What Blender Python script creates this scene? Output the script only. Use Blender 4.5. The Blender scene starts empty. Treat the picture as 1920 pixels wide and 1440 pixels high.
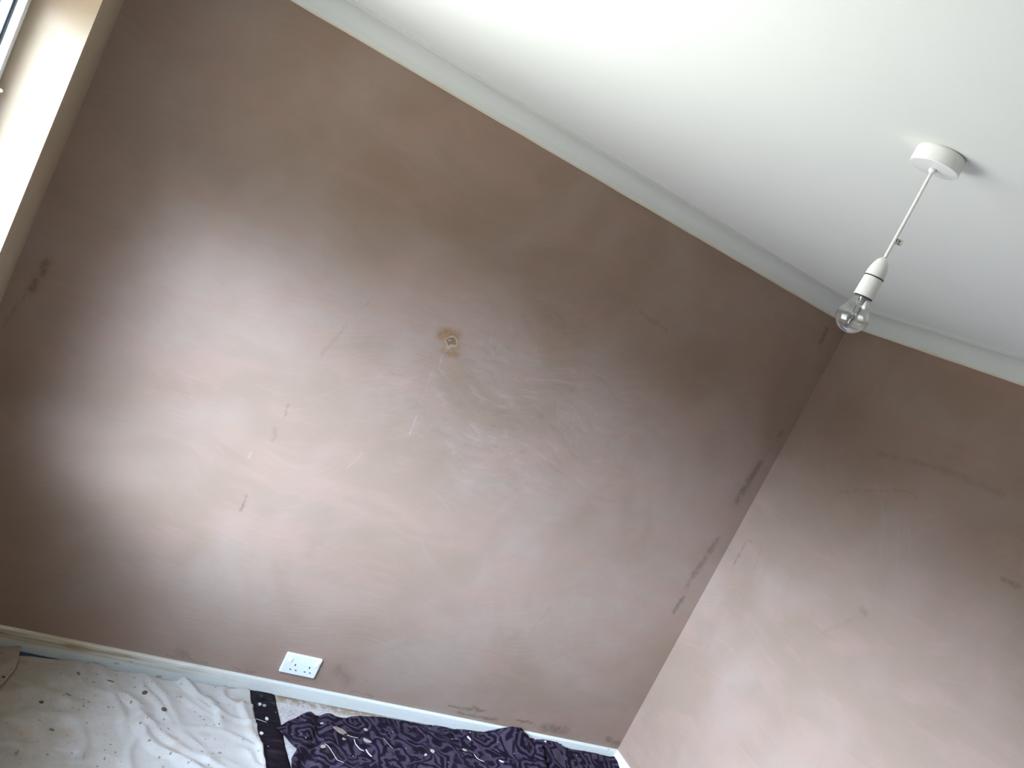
import bpy, bmesh, math, random
from mathutils import Vector, Matrix, noise
sc = bpy.context.scene
C = sc.collection
random.seed(7)

# ------------------------------------------------------------------ camera
YAW, PITCH, ROLL, FPX = 0.471982053, -0.123351292, 0.461653390, 1612.64341
CAM = Vector((0.182060842, -2.90625270, 1.89781498))
fw = Vector((math.sin(YAW)*math.cos(PITCH), math.cos(YAW)*math.cos(PITCH), math.sin(PITCH)))
r0 = Vector((math.cos(YAW), -math.sin(YAW), 0)); u0 = r0.cross(fw)
rr = math.cos(ROLL)*r0 + math.sin(ROLL)*u0
uu = -math.sin(ROLL)*r0 + math.cos(ROLL)*u0
cd = bpy.data.cameras.new('camera'); cam = bpy.data.objects.new('camera', cd); C.objects.link(cam)
cam.matrix_world = Matrix(((rr.x, uu.x, -fw.x, CAM.x), (rr.y, uu.y, -fw.y, CAM.y), (rr.z, uu.z, -fw.z, CAM.z), (0, 0, 0, 1)))
cd.sensor_fit = 'HORIZONTAL'; cd.sensor_width = 36; cd.lens = 36*FPX/1920; cd.clip_start = 0.02
sc.camera = cam

# ------------------------------------------------------------------ room numbers
W, H = 3.0358, 2.3978          # right wall, ceiling
YF = -3.75                     # wall behind the camera
CP, CDR = 0.0986, 0.0835       # coving projection and drop
SK = 0.0772                    # skirting top
WY0, WY1 = -0.625, -2.02       # window opening along y
WZ0, WZ1 = 0.93, 2.06          # window opening height
WT = 0.25                      # outside wall thickness
FX = -0.1226                   # room-side face of the window frame

# ------------------------------------------------------------------ sky, daylight, exposure
SKY_S = 1.08
# clouded sky seen through the window: brightness by elevation row and compass direction
# (azimuth 0 = straight out of the window, positive = towards the camera's end of the room)
EL = (-60, -15, 0, 10, 20, 32, 48, 75)
AZ = (-70, -35, 0, 30, 55, 80)
SKY = [[23]*6, [6]*6, [0.5]*6, [1, 2, 104, 108, 10, 1], [1, 4, 78, 66, 205, 8], [1, 5, 430, 20, 12, 3], [1, 3, 10, 85, 5, 2], [1]*6]
TINT_G, TINT_S = (0.98, 1.0, 0.98), (0.77, 0.99, 1.34)
wd = bpy.data.worlds.new('world'); sc.world = wd; wd.use_nodes = True
nt = wd.node_tree; nt.nodes.clear()
def wmath(op, a, b=0.0):
    n = nt.nodes.new('ShaderNodeMath'); n.operation = op
    for i, v in enumerate((a, b)):
        if hasattr(v, 'links'): nt.links.new(v, n.inputs[i])
        else: n.inputs[i].default_value = v
    return n.outputs[0]
tc = nt.nodes.new('ShaderNodeTexCoord'); sp = nt.nodes.new('ShaderNodeSeparateXYZ')
nt.links.new(tc.outputs['Generated'], sp.inputs[0])
el = wmath('DIVIDE', wmath('ADD', wmath('ARCSINE', sp.outputs['Z']), math.pi/2), math.pi)
az = wmath('ADD', wmath('DIVIDE', wmath('ARCTAN2', wmath('MULTIPLY', sp.outputs['Y'], -1.0), wmath('MULTIPLY', sp.outputs['X'], -1.0)), 2*math.pi), 0.5)
def wramp(fac, stops):
    n = nt.nodes.new('ShaderNodeValToRGB'); nt.links.new(fac, n.inputs[0]); q = n.color_ramp.elements
    while len(q) < len(stops): q.new(0.5)
    for e_, (p, v) in zip(q, stops): e_.position = p; e_.color = (v, v, v, 1)
    return n.outputs[0]
tot = None
for k, e_ in enumerate(EL):
    P01 = lambda d: (d+90)/180
    st = []
    if k > 0: st.append((P01(EL[k-1]), 0.0))
    st.append((P01(e_), 1.0))
    if k < len(EL)-1: st.append((P01(EL[k+1]), 0.0))
    wgt = wramp(el, st)
    row = wramp(az, [((a+180)/360, v) for a, v in zip(AZ, SKY[k])])
    both = wmath('MULTIPLY', wgt, row)
    vs_ = nt.nodes.new('ShaderNodeVectorMath'); vs_.operation = 'SCALE'; vs_.inputs[0].default_value = TINT_G if e_ <= 0 else TINT_S
    nt.links.new(both, vs_.inputs[3])
    if tot is None: tot = vs_.outputs[0]
    else:
        ad = nt.nodes.new('ShaderNodeVectorMath'); ad.operation = 'ADD'; nt.links.new(tot, ad.inputs[0]); nt.links.new(vs_.outputs[0], ad.inputs[1]); tot = ad.outputs[0]
bg = nt.nodes.new('ShaderNodeBackground'); bg.inputs[1].default_value = SKY_S
out = nt.nodes.new('ShaderNodeOutputWorld')
nt.links.new(tot, bg.inputs[0]); nt.links.new(bg.outputs[0], out.inputs[0])
# sampling portal filling the window opening (gives no light of its own)
ld = bpy.data.lights.new('window_daylight', 'AREA'); ld.shape = 'RECTANGLE'
ld.size = abs(WY1-WY0); ld.size_y = WZ1-WZ0
lo = bpy.data.objects.new('window_daylight', ld); C.objects.link(lo)
lo.matrix_world = Matrix.Translation((-WT-0.01, (WY0+WY1)/2, (WZ0+WZ1)/2)) @ Matrix(((0, 0, -1, 0), (1, 0, 0, 0), (0, -1, 0, 0), (0, 0, 0, 1)))
ld.cycles.is_portal = True
sc.view_settings.view_transform = 'Standard'; sc.view_settings.look = 'None'
sc.view_settings.gamma = 1; sc.view_settings.use_curve_mapping = False
sc.view_settings.exposure = 0.0

# ------------------------------------------------------------------ node helpers
def srgb(r, g, b):
    f = lambda c: (c/255/12.92) if c/255 <= 0.04045 else ((c/255+0.055)/1.055)**2.4
    return (f(r), f(g), f(b), 1)
class NT:
    def __init__(s, name):
        s.m = bpy.data.materials.new(name); s.m.use_nodes = True; s.t = s.m.node_tree
        s.t.nodes.clear(); s.out = s.n('ShaderNodeOutputMaterial')
        s.b = s.n('ShaderNodeBsdfPrincipled'); s.l(s.b.outputs[0], s.out.inputs[0])
    def n(s, k, **kw):
        x = s.t.nodes.new(k)
        for a, v in kw.items(): setattr(x, a, v)
        return x
    def l(s, a, b): s.t.links.new(a, b)
    def set(s, x, i, v):
        if hasattr(v, 'is_output') or hasattr(v, 'links'): s.l(v, x.inputs[i])
        else: x.inputs[i].default_value = v
    def math(s, op, a, b=0.0, c=None, clamp=False):
        x = s.n('ShaderNodeMath', operation=op, use_clamp=clamp); s.set(x, 0, a); s.set(x, 1, b)
        if c is not None: s.set(x, 2, c)
        return x.outputs[0]
    def vm(s, op, a, b=None, scale=None):
        x = s.n('ShaderNodeVectorMath', operation=op); s.set(x, 0, a)
        if b is not None: s.set(x, 1, b)
        if scale is not None: s.set(x, 3, scale)
        return x.outputs['Value'] if op in ('DOT_PRODUCT', 'LENGTH', 'DISTANCE') else x.outputs[0]
    def mix(s, f, a, b, mode='MIX'):
        x = s.n('ShaderNodeMix', data_type='RGBA', blend_type=mode)
        s.set(x, 0, f); s.set(x, 6, a); s.set(x, 7, b); return x.outputs[2]
    def ramp(s, f, stops, interp='LINEAR'):
        x = s.n('ShaderNodeValToRGB'); s.l(f, x.inputs[0]); x.color_ramp.interpolation = interp
        el = x.color_ramp.elements
        while len(el) < len(stops): el.new(0.5)
        for q, (p, c) in zip(el, stops):
            q.position = p; q.color = c if len(c) == 4 else (*c, 1)
        return x.outputs[0]
    def mr(s, v, a, b, c=0.0, d=1.0, smooth=True):
        x = s.n('ShaderNodeMapRange', interpolation_type='SMOOTHSTEP' if smooth else 'LINEAR')
        for i, q in enumerate((v, a, b, c, d)): s.set(x, i, q)
        return x.outputs[0]
    def noise(s, vec, scale, detail=3, rough=0.5, dist=0.0, color=False):
        x = s.n('ShaderNodeTexNoise'); s.l(vec, x.inputs['Vector'])
        x.inputs['Scale'].default_value = scale; x.inputs['Detail'].default_value = detail
        x.inputs['Roughness'].default_value = rough; x.inputs['Distortion'].default_value = dist
        return x.outputs['Color' if color else 'Fac']
    def obj(s): return s.n('ShaderNodeTexCoord').outputs['Object']
    def xyz(s, v):
        x = s.n('ShaderNodeSeparateXYZ'); s.l(v, x.inputs[0]); return x.outputs
    def cmb(s, a, b, c):
        x = s.n('ShaderNodeCombineXYZ'); s.set(x, 0, a); s.set(x, 1, b); s.set(x, 2, c); return x.outputs[0]
    def mapping(s, v, sc_=(1, 1, 1), rot=(0, 0, 0), loc=(0, 0, 0)):
        x = s.n('ShaderNodeMapping'); s.l(v, x.inputs[0]); x.inputs['Scale'].default_value = sc_
        x.inputs['Rotation'].default_value = rot; x.inputs['Location'].default_value = loc; return x.outputs[0]
    def bump(s, h, strength=0.3, dist=0.002):
        x = s.n('ShaderNodeBump'); s.l(h, x.inputs['Height']); x.inputs['Strength'].default_value = strength
        x.inputs['Distance'].default_value = dist; s.l(x.outputs[0], s.b.inputs['Normal'])
    def base(s, c, rough=0.5, spec=0.5):
        s.set(s.b, 'Base Color', c); s.set(s.b, 'Roughness', rough); s.b.inputs['Specular IOR Level'].default_value = spec
        return s.m
    def seg(s, P, a, b, c, d, w, soft=1.0):
        """mask of a streak from (a,b) to (c,d) with half width w"""
        ba = (c-a, d-b, 0); L2 = max(ba[0]**2+ba[1]**2, 1e-8)
        pa = s.vm('SUBTRACT', P, (a, b, 0))
        t = s.math('DIVIDE', s.vm('DOT_PRODUCT', pa, ba), L2, clamp=True)
        q = s.vm('MULTIPLY', ba, s.cmb(t, t, t))
        dd = s.vm('DISTANCE', pa, q)
        return s.mr(dd, w*(1+0.5*soft), w*(1-0.75*min(soft, 1.3)))
def simple(name, col, rough=0.5, spec=0.5, metal=0.0):
    m = NT(name); m.b.inputs['Metallic'].default_value = metal
    P = m.obj(); n = m.noise(P, 60, 2)
    return m.base(m.mix(n, col, tuple(c*0.94 for c in col[:3])+(1,)), rough, spec)

# ------------------------------------------------------------------ materials
PL_A, PL_B, PL_C = (0.264, 0.180, 0.127, 1), (0.302, 0.220, 0.170, 1), (0.308, 0.200, 0.149, 1)
def plaster(name, plane, damp=(), orange=(), light=(), ring=None, tint=None):
    m = NT(name); P = m.obj(); x, y, z = m.xyz(P)
    a = x if plane == 'x' else y
    Q = m.cmb(a, z, 0.0)
    n1 = m.noise(P, 1.7, 3, 0.55, 0.6); n2 = m.noise(m.mapping(P, (1.3, 1.3, 4.5), (0.3, 0.25, 0)), 1.6, 3, 0.6, 0.8)
    n3 = m.noise(P, 7, 4, 0.65, 0.5)
    col = m.mix(m.mr(n1, 0.38, 0.64), PL_A, PL_B)
    col = m.mix(m.mr(n2, 0.45, 0.66, 0, 0.7), col, PL_C)
    col = m.mix(m.mr(n3, 0.42, 0.66, 0, 0.16), col, (0.21, 0.150, 0.108, 1))
    # faint trowel sweeps
    w = m.n('ShaderNodeTexNoise'); m.l(m.mapping(m.vm('ADD', P, m.vm('SCALE', m.noise(P, 1.1, 1, color=True), scale=0.9)), (2, 2, 22), (0.5, 0.6, 0.2)), w.inputs['Vector'])
    w.inputs['Scale'].default_value = 3; w.inputs['Detail'].default_value = 3
    col = m.mix(m.mr(w.outputs['Fac'], 0.56, 0.72, 0, 0.07), col, (0.39, 0.310, 0.250, 1))
    col = m.mix(m.mr(w.outputs['Fac'], 0.44, 0.30, 0, 0.07), col, (0.195, 0.138, 0.098, 1))
    if name == 'plaster_back':
        # patch of overworked, scuffed plaster in the middle of the wall
        em = m.mr(m.vm('LENGTH', m.mapping(m.vm('SUBTRACT', Q, (1.75, 1.42, 0)), (1.0, 1.5, 1))), 0.95, 0.15)
        sc1 = m.noise(m.mapping(m.vm('ADD', P, m.vm('SCALE', m.noise(P, 2.5, 1, color=True), scale=0.25)), (5, 5, 16), (0, -0.5, 0)), 2.2, 4, 0.7)
        col = m.mix(m.math('MULTIPLY', em, m.mr(sc1, 0.52, 0.66, 0, 0.28)), col, (0.17, 0.135, 0.105, 1))
        col = m.mix(m.math('MULTIPLY', em, m.mr(sc1, 0.46, 0.34, 0, 0.22)), col, (0.40, 0.33, 0.28, 1))
    dist = m.vm('SCALE', m.vm('SUBTRACT', m.noise(P, 22, 3, 0.65, color=True), (0.5, 0.5, 0.5)), scale=0.035)
    Qd = m.vm('ADD', Q, dist)
    brk = m.mr(m.noise(P, 38, 2, 0.65), 0.30, 0.58, 0.25, 1.0)
    def acc(lst, soft, P_, floor_=0.0):
        r = None
        for s_ in lst:
            k = m.seg(P_, *s_[:5], soft=soft)
            if len(s_) > 5: k = m.math('MULTIPLY', k, s_[5])
            r = k if r is None else m.math('MAXIMUM', r, k)
        return m.math('MULTIPLY', r, m.math('MAXIMUM', brk, floor_))
    if damp:
        col = m.mix(m.math('MULTIPLY', acc(damp, 1.25, Qd), 0.68), col, (0.125, 0.078, 0.048, 1))
    if orange:
        col = m.mix(m.math('MULTIPLY', acc(orange, 1.0, Qd, 0.75), 0.95), col, (0.215, 0.115, 0.048, 1))
    if light:
        Qf = m.vm('ADD', Q, m.vm('SCALE', dist, scale=0.25))
        col = m.mix(m.math('MULTIPLY', acc(light, 1.0, Qf), 0.22), col, (0.46, 0.40, 0.35, 1))
    hb = None
    if ring:
        cx, cz, r, wd_ = ring
        Qr = m.vm('ADD', m.vm('ADD', Q, m.vm('SCALE', dist, scale=0.35)), m.vm('SCALE', m.vm('SUBTRACT', m.noise(P, 26, 1, color=True), (0.5, 0.5, 0.5)), scale=0.035))
        d = m.vm('SUBTRACT', Qr, (cx, cz, 0)); ds = m.mapping(d, (1.0, 0.95, 1), (0, 0, 0.5))
        L = m.math('ABSOLUTE', m.math('SUBTRACT', m.vm('LENGTH', ds), r))
        rg = m.mr(L, wd_, wd_*0.35)
        inner = m.mr(m.vm('LENGTH', ds), r, r*0.85)
        col = m.mix(m.math('MULTIPLY', inner, 0.8), col, (0.145, 0.10, 0.065, 1))
        dot = m.mr(m.vm('LENGTH', m.vm('SUBTRACT', Qr, (cx-0.004, cz+0.002, 0))), 0.008, 0.004)
        col = m.mix(m.math('MULTIPLY', m.math('MAXIMUM', rg, dot), 0.8), col, (0.34, 0.245, 0.155, 1))
        hb = rg
    if tint: col = m.mix(tint[0], col, tint[1])
    h = m.math('ADD', m.math('MULTIPLY', w.outputs['Fac'], 0.6), m.math('MULTIPLY', n3, 0.4))
    if hb: h = m.math('ADD', h, hb)
    m.bump(h, 0.22, 0.004)
    return m.base(col, m.mr(n1, 0.3, 0.7, 0.55, 0.68), 0.25)

damp_back = [
 (0.072,1.292,0.061,1.194,0.013), (0.055,1.18,0.03,1.05,0.006,0.5), (2.931,2.255,2.937,2.200,0.0125), (2.991,1.763,2.980,1.748,0.016,0.6), (2.985,1.72,2.961,1.60,0.008,0.35),
 (2.961,1.600,2.951,1.399,0.019,0.9), (2.957,1.201,2.934,1.003,0.018,0.75), (2.927,0.973,2.931,0.946,0.012,0.7), (2.942,0.886,2.937,0.811,0.013),
 (1.532,0.183,1.607,0.135,0.026,0.55), (2.075,0.118,2.259,0.129,0.006), (2.20,0.135,2.215,0.125,0.011), (2.138,0.099,2.330,0.100,0.008), (2.434,0.118,2.519,0.121,0.007),
 (2.584,0.111,2.701,0.117,0.022,0.8), (2.951,0.121,3.031,0.097,0.016), (0.934,0.112,0.967,0.102,0.014,0.6), (0.919,0.756,0.922,0.703,0.0055,0.8),
 (0.917,1.122,0.924,1.082,0.0055,0.6), (0.905,1.029,0.925,0.983,0.007,0.4), (1.032,1.58,1.0,1.50,0.004,0.35), (0.985,1.46,0.953,1.33,0.007,0.35), (1.586,1.821,1.748,1.801,0.006,0.25),
 (1.72,1.81,1.80,1.74,0.005,0.25), (2.031,1.956,2.185,1.938,0.009,0.45), (2.305,0.665,2.283,0.552,0.005,0.25), (1.150,0.092,1.235,0.09,0.006,0.6), (1.636,0.094,1.731,0.094,0.005,0.6),
 (0.90,0.088,1.05,0.09,0.005,0.5), (1.30,0.09,1.42,0.091,0.004,0.4)]
light_back = [(0.870,0.911,0.870,0.893,0.005), (1.368,1.244,1.376,1.171,0.0035), (1.357,1.494,1.365,1.442,0.0035), (1.242,1.042,1.213,0.965,0.003,0.8),
 (1.345,1.46,1.36,1.30,0.003,0.5), (0.62,0.45,0.80,0.43,0.003,0.4), (0.60,0.40,0.86,0.37,0.003,0.35), (1.88,1.50,1.93,1.42,0.003,0.5), (1.95,1.50,1.92,1.42,0.003,0.5), (1.97,1.49,2.0,1.41,0.003,0.4), (1.50,1.62,1.55,1.55,0.003,0.5), (1.56,1.63,1.54,1.57,0.003,0.4)]
orange_back = [(1.325,1.562,1.365,1.572,0.030), (1.35,1.55,1.385,1.54,0.028,0.6), (1.375,1.508,1.405,1.512,0.016,0.8), (1.345,1.508,1.39,1.50,0.012,0.5)]
M_wall_b = plaster('plaster_back', 'x', damp_back, orange_back, light_back, (1.3665, 1.548, 0.021, 0.0055))
M_wall_r = plaster('plaster_right', 'y', [
 (-0.083,1.261,-0.082,1.135,0.005,0.8), (-0.083,1.262,-0.11,1.275,0.005,0.7), (-0.173,1.295,-0.216,1.117,0.005,0.35), (-0.480,1.879,-0.75,1.93,0.013,0.4), (-0.75,1.93,-1.009,1.946,0.016,0.35),
 (-1.159,1.692,-1.217,1.696,0.010,0.8), (-0.764,1.326,-0.780,1.320,0.014,0.5), (-0.660,1.147,-0.748,1.276,0.008,0.25), (-0.45,1.70,-0.60,1.76,0.008,0.35), (-0.62,1.78,-0.72,1.80,0.008,0.3), (-0.4,1.66,-0.46,1.70,0.01,0.35)], [],
 [(-0.637,1.687,-0.733,1.503,0.003,0.5), (-0.700,1.695,-0.801,1.530,0.003,0.5), (-0.756,1.689,-0.855,1.549,0.003,0.45), (-0.521,1.776,-0.661,1.652,0.003,0.4), (-0.60,1.72,-0.70,1.55,0.003,0.4)])
M_wall_l = plaster('plaster_left', 'y', [(-0.02,1.95,-0.015,1.85,0.012,0.6)], [], [(-0.516,1.944,-0.535,1.90,0.006), (-0.50,1.99,-0.505,1.98,0.004), (-0.56,1.86,-0.562,1.85,0.005), (-0.61,1.60,-0.612,1.56,0.003)], None, (0.4, (0.36, 0.31, 0.20, 1)))
M_wall_f = simple('plaster_front', (0.288, 0.200, 0.147, 1), 0.6, 0.25)

def ceiling_mat():
    m = NT('ceiling_paint'); P = m.obj()
    n = m.noise(P, 2.2, 4); n2 = m.noise(P, 300, 2)
    m.bump(m.math('ADD', n, m.math('MULTIPLY', n2, 0.2)), 0.08, 0.004)
    return m.base(m.mix(n, (0.76, 0.765, 0.705, 1), (0.81, 0.815, 0.75, 1)), 0.75, 0.25)
M_ceil = ceiling_mat()
def cove_mat():
    m = NT('coving_paint'); P = m.obj(); x, y, z = m.xyz(P)
    n = m.noise(P, 3, 4); n2 = m.noise(m.mapping(P, (1, 1, 0.2)), 9, 4, 0.6)
    col = m.mix(n, (0.60, 0.605, 0.55, 1), (0.66, 0.665, 0.60, 1))
    edge = m.math('MULTIPLY', m.mr(m.math('ADD', z, m.math('MULTIPLY', n2, -0.02)), H-CDR+0.002, H-CDR-0.008), 0.8)
    blot = m.math('MULTIPLY', m.mr(n2, 0.60, 0.72), m.mr(z, H-CDR+0.026, H-CDR+0.004))
    col = m.mix(m.math('MAXIMUM', edge, m.math('MULTIPLY', blot, 0.8)), col, (0.60, 0.51, 0.36, 1))
    return m.base(col, 0.6, 0.3)
M_cove = cove_mat()
def skirt_mat():
    m = NT('old_skirting_paint'); P = m.obj(); x, y, z = m.xyz(P)
    n = m.noise(m.mapping(P, (1.5, 1.5, 40)), 3, 5, 0.6); n2 = m.noise(P, 26, 5, 0.7); n3 = m.noise(m.mapping(P, (0.8, 1, 10)), 4.5, 3)
    worn_shade = m.math('MULTIPLY', m.mr(x, 1.35, 0.5, 0.06, 1.0), m.mr(z, 0.030, 0.045))  # yellowed wear towards the left, darkened further to paint in the weaker light
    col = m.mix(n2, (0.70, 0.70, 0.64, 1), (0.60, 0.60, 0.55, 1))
    col = m.mix(m.math('MULTIPLY', worn_shade, m.mr(n, 0.35, 0.6, 0.3, 0.85)), col, (0.42, 0.335, 0.19, 1))
    col = m.mix(m.math('MULTIPLY', m.math('MULTIPLY', worn_shade, m.mr(n3, 0.52, 0.68)), 0.8), col, (0.27, 0.16, 0.07, 1))
    col = m.mix(m.math('MULTIPLY', m.mr(n2, 0.66, 0.74), 0.7), col, (0.24, 0.20, 0.15, 1))
    P2 = m.cmb(x, z, 0.0)
    k = None
    for a, b, r in ((0.745, 0.032, 0.006), (0.90, 0.012, 0.007), (1.145, 0.014, 0.010), (1.08, 0.03, 0.003), (0.79, 0.05, 0.005), (2.36, 0.055, 0.012), (1.245, 0.022, 0.004)):
        q = m.seg(m.vm('ADD', P2, m.vm('SCALE', m.noise(P, 60, 3, color=True), scale=0.008)), a, b, a+0.012, b, r*0.8)
        k = q if k is None else m.math('MAXIMUM', k, q)
    col = m.mix(m.math('MULTIPLY', k, 0.85), col, (0.16, 0.13, 0.09, 1))
    m.bump(n2, 0.3, 0.001)
    return m.base(col, 0.42, 0.45)
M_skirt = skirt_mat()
M_upvc = simple('white_frame_plastic', (0.80, 0.83, 0.83, 1), 0.3)
M_gasket = simple('black_rubber', (0.012, 0.013, 0.015, 1), 0.6)
M_plastic = simple('white_plastic', (0.92, 0.92, 0.88, 1), 0.28)
M_socket = simple('socket_plastic', (0.80, 0.84, 0.87, 1), 0.22)
M_black = simple('dark_opening', (0.01, 0.01, 0.012, 1), 0.5)
M_metal = simple('bright_metal', (0.75, 0.75, 0.74, 1), 0.2, metal=1.0)
M_wood = simple('sill_paint', (0.76, 0.75, 0.70, 1), 0.4)
def glass(name, tint, gl=0.03, ior=1.45, k=1.0):
    m = NT(name); m.t.nodes.remove(m.b)
    tr = m.n('ShaderNodeBsdfTransparent'); tr.inputs[0].default_value = tint
    g = m.n('ShaderNodeBsdfGlossy'); g.inputs['Roughness'].default_value = gl
    f = m.n('ShaderNodeLayerWeight'); f.inputs[0].default_value = 0.5
    fac = m.math('MULTIPLY_ADD', m.math('POWER', f.outputs['Facing'], 4.0), 0.55*k, 0.075*k, clamp=True)
    mx = m.n('ShaderNodeMixShader'); m.l(fac, mx.inputs[0])
    m.l(tr.outputs[0], mx.inputs[1]); m.l(g.outputs[0], mx.inputs[2]); m.l(mx.outputs[0], m.out.inputs[0]); return m.m
M_pane = glass('window_glass', (0.96, 0.97, 0.97, 1))
M_bulb = glass('bulb_glass', (0.96, 0.96, 0.96, 1), 0.02, 1.5, 1.9)

def carpet_mat():
    m = NT('pale_ribbed_carpet'); P = m.obj(); x, y, z = m.xyz(P)
    w = m.n('ShaderNodeTexVoronoi'); m.l(m.mapping(P, (1, 0.75, 1)), w.inputs['Vector']); w.inputs['Scale'].default_value = 120; w.inputs['Randomness'].default_value = 0.35
    n = m.noise(P, 30, 5, 0.7)
    col = m.mix(m.mr(w.outputs['Distance'], 0.1, 0.7), (0.56, 0.50, 0.47, 1), (0.38, 0.34, 0.32, 1))
    dirt = m.math('MULTIPLY', m.mr(m.math('ADD', y, m.math('MULTIPLY', n, 0.05)), -0.035, 0.0), m.mr(n, 0.38, 0.55))
    col = m.mix(m.math('MULTIPLY', dirt, 0.85), col, (0.24, 0.165, 0.085, 1))
    col = m.mix(m.mr(m.noise(P, 90, 3), 0.66, 0.72, 0, 0.8), col, (0.12, 0.10, 0.08, 1))
    m.bump(w.outputs['Distance'], -0.8, 0.004)
    return m.base(col, 0.9, 0.1)
M_carpet = carpet_mat()
def specks(m, P2, col, scale, thr, size, c):
    v = m.n('ShaderNodeTexVoronoi'); m.l(P2, v.inputs['Vector']); v.inputs['Scale'].default_value = scale
    cc = m.xyz(v.outputs['Color'])
    k = m.math('MULTIPLY', m.mr(m.math('SUBTRACT', v.outputs['Distance'], m.math('MULTIPLY', cc[1], size)), 0.02, -0.03), m.mr(cc[0], thr, thr+0.01))
    return m.mix(k, col, c)
def sheet_mat(name='stained_dust_sheet'):
    m = NT(name); P = m.obj(); x, y, z = m.xyz(P); P2 = m.cmb(x, y, 0.0)
    n1 = m.noise(P2, 5, 4, 0.6); n2 = m.noise(P2, 15, 5, 0.65, 0.5)
    col = m.mix(n1, (0.455, 0.42, 0.375, 1), (0.39, 0.355, 0.325, 1))
    col = m.mix(m.mr(n2, 0.55, 0.75, 0, 0.6), col, (0.40, 0.35, 0.29, 1))
    col = m.mix(m.math('MULTIPLY', m.mr(m.noise(P2, 9, 3, 0.5), 0.60, 0.70), 0.35), col, (0.34, 0.24, 0.165, 1))
    # left end darkened: weaker daylight there painted in as a grimy brown
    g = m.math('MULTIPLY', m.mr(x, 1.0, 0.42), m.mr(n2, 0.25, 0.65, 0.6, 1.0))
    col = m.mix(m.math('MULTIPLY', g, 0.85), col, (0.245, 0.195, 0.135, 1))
    v = m.n('ShaderNodeTexVoronoi'); m.l(m.vm('ADD', m.mapping(P2, (0.7, 1, 1), (0, 0, 0.5)), m.vm('SCALE', m.noise(P2, 60, 2, color=True), scale=0.012)), v.inputs['Vector']); v.inputs['Scale'].default_value = 34
    pick = m.mr(m.xyz(v.outputs['Color'])[0], 0.50, 0.52)
    sz = m.math('MULTIPLY', m.xyz(v.outputs['Color'])[1], 0.20)
    spk = m.math('MULTIPLY', m.mr(m.math('SUBTRACT', v.outputs['Distance'], sz), 0.015, -0.03), pick)
    col = m.mix(m.math('MULTIPLY', spk, 0.75), col, (0.13, 0.105, 0.085, 1))
    col = specks(m, m.vm('ADD', P2, m.vm('SCALE', m.noise(P2, 90, 2, color=True), scale=0.010)), col, 62, 0.66, 0.28, (0.20, 0.16, 0.125, 1))
    # brown and grey blotches
    Pd = m.vm('ADD', P2, m.vm('SCALE', m.vm('SUBTRACT', m.noise(P2, 40, 4, color=True), (0.5, 0.5, 0.5)), scale=0.03))
    for lst, c, f in (
        (((0.508,-0.455,0.53,-0.45,0.012), (0.475,-0.615,0.49,-0.61,0.016), (0.55,-0.47,0.553,-0.468,0.006), (0.66,-0.60,0.67,-0.60,0.012), (1.20,-0.115,1.17,-0.10,0.012), (0.93,-0.36,0.95,-0.37,0.014)), (0.40, 0.25, 0.16, 1), 0.55),
        (((0.62,-0.36,0.63,-0.36,0.022), (0.60,-0.51,0.64,-0.515,0.014), (1.10,-0.36,1.12,-0.37,0.03), (1.0,-0.20,1.02,-0.20,0.016)), (0.42, 0.37, 0.34, 1), 0.4)):
        k = None
        for q in lst:
            s_ = m.seg(Pd, *q); k = s_ if k is None else m.math('MAXIMUM', k, s_)
        col = m.mix(m.math('MULTIPLY', k, f), col, c)
    m.bump(m.math('ADD', n2, m.math('MULTIPLY', n1, 2.0)), 0.35, 0.006)
    return m.base(col, 0.85, 0.15)
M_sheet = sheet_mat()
def blue_mat():
    m = NT('blue_plastic'); P = m.obj(); n = m.noise(P, 30, 4)
    m.bump(n, 0.5, 0.004)
    return m.base(m.mix(n, (0.006, 0.025, 0.05, 1), (0.012, 0.055, 0.09, 1)), 0.35)
M_blue = blue_mat()
def band_mat():
    m = NT('black_satin_band'); P = m.obj(); x, y, z = m.xyz(P)
    n = m.noise(m.mapping(P, (1, 5, 1), (0, 0, 0.15)), 9, 5, 0.65)
    col = m.mix(m.mr(n, 0.45, 0.75), (0.0045, 0.0022, 0.0048, 1), (0.024, 0.015, 0.024, 1))
    pale = m.math('MULTIPLY', m.mr(y, -0.13, -0.04), m.mr(m.noise(P, 35, 4), 0.5, 0.75))
    col = m.mix(m.math('MULTIPLY', pale, 0.6), col, (0.09, 0.085, 0.08, 1))
    col = specks(m, m.mapping(P, (1, 1.4, 1)), col, 75, 0.86, 0.2, (0.62, 0.60, 0.62, 1))
    m.bump(n, 0.4, 0.003)
    return m.base(col, 0.6, 0.15)
M_band = band_mat()
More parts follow.
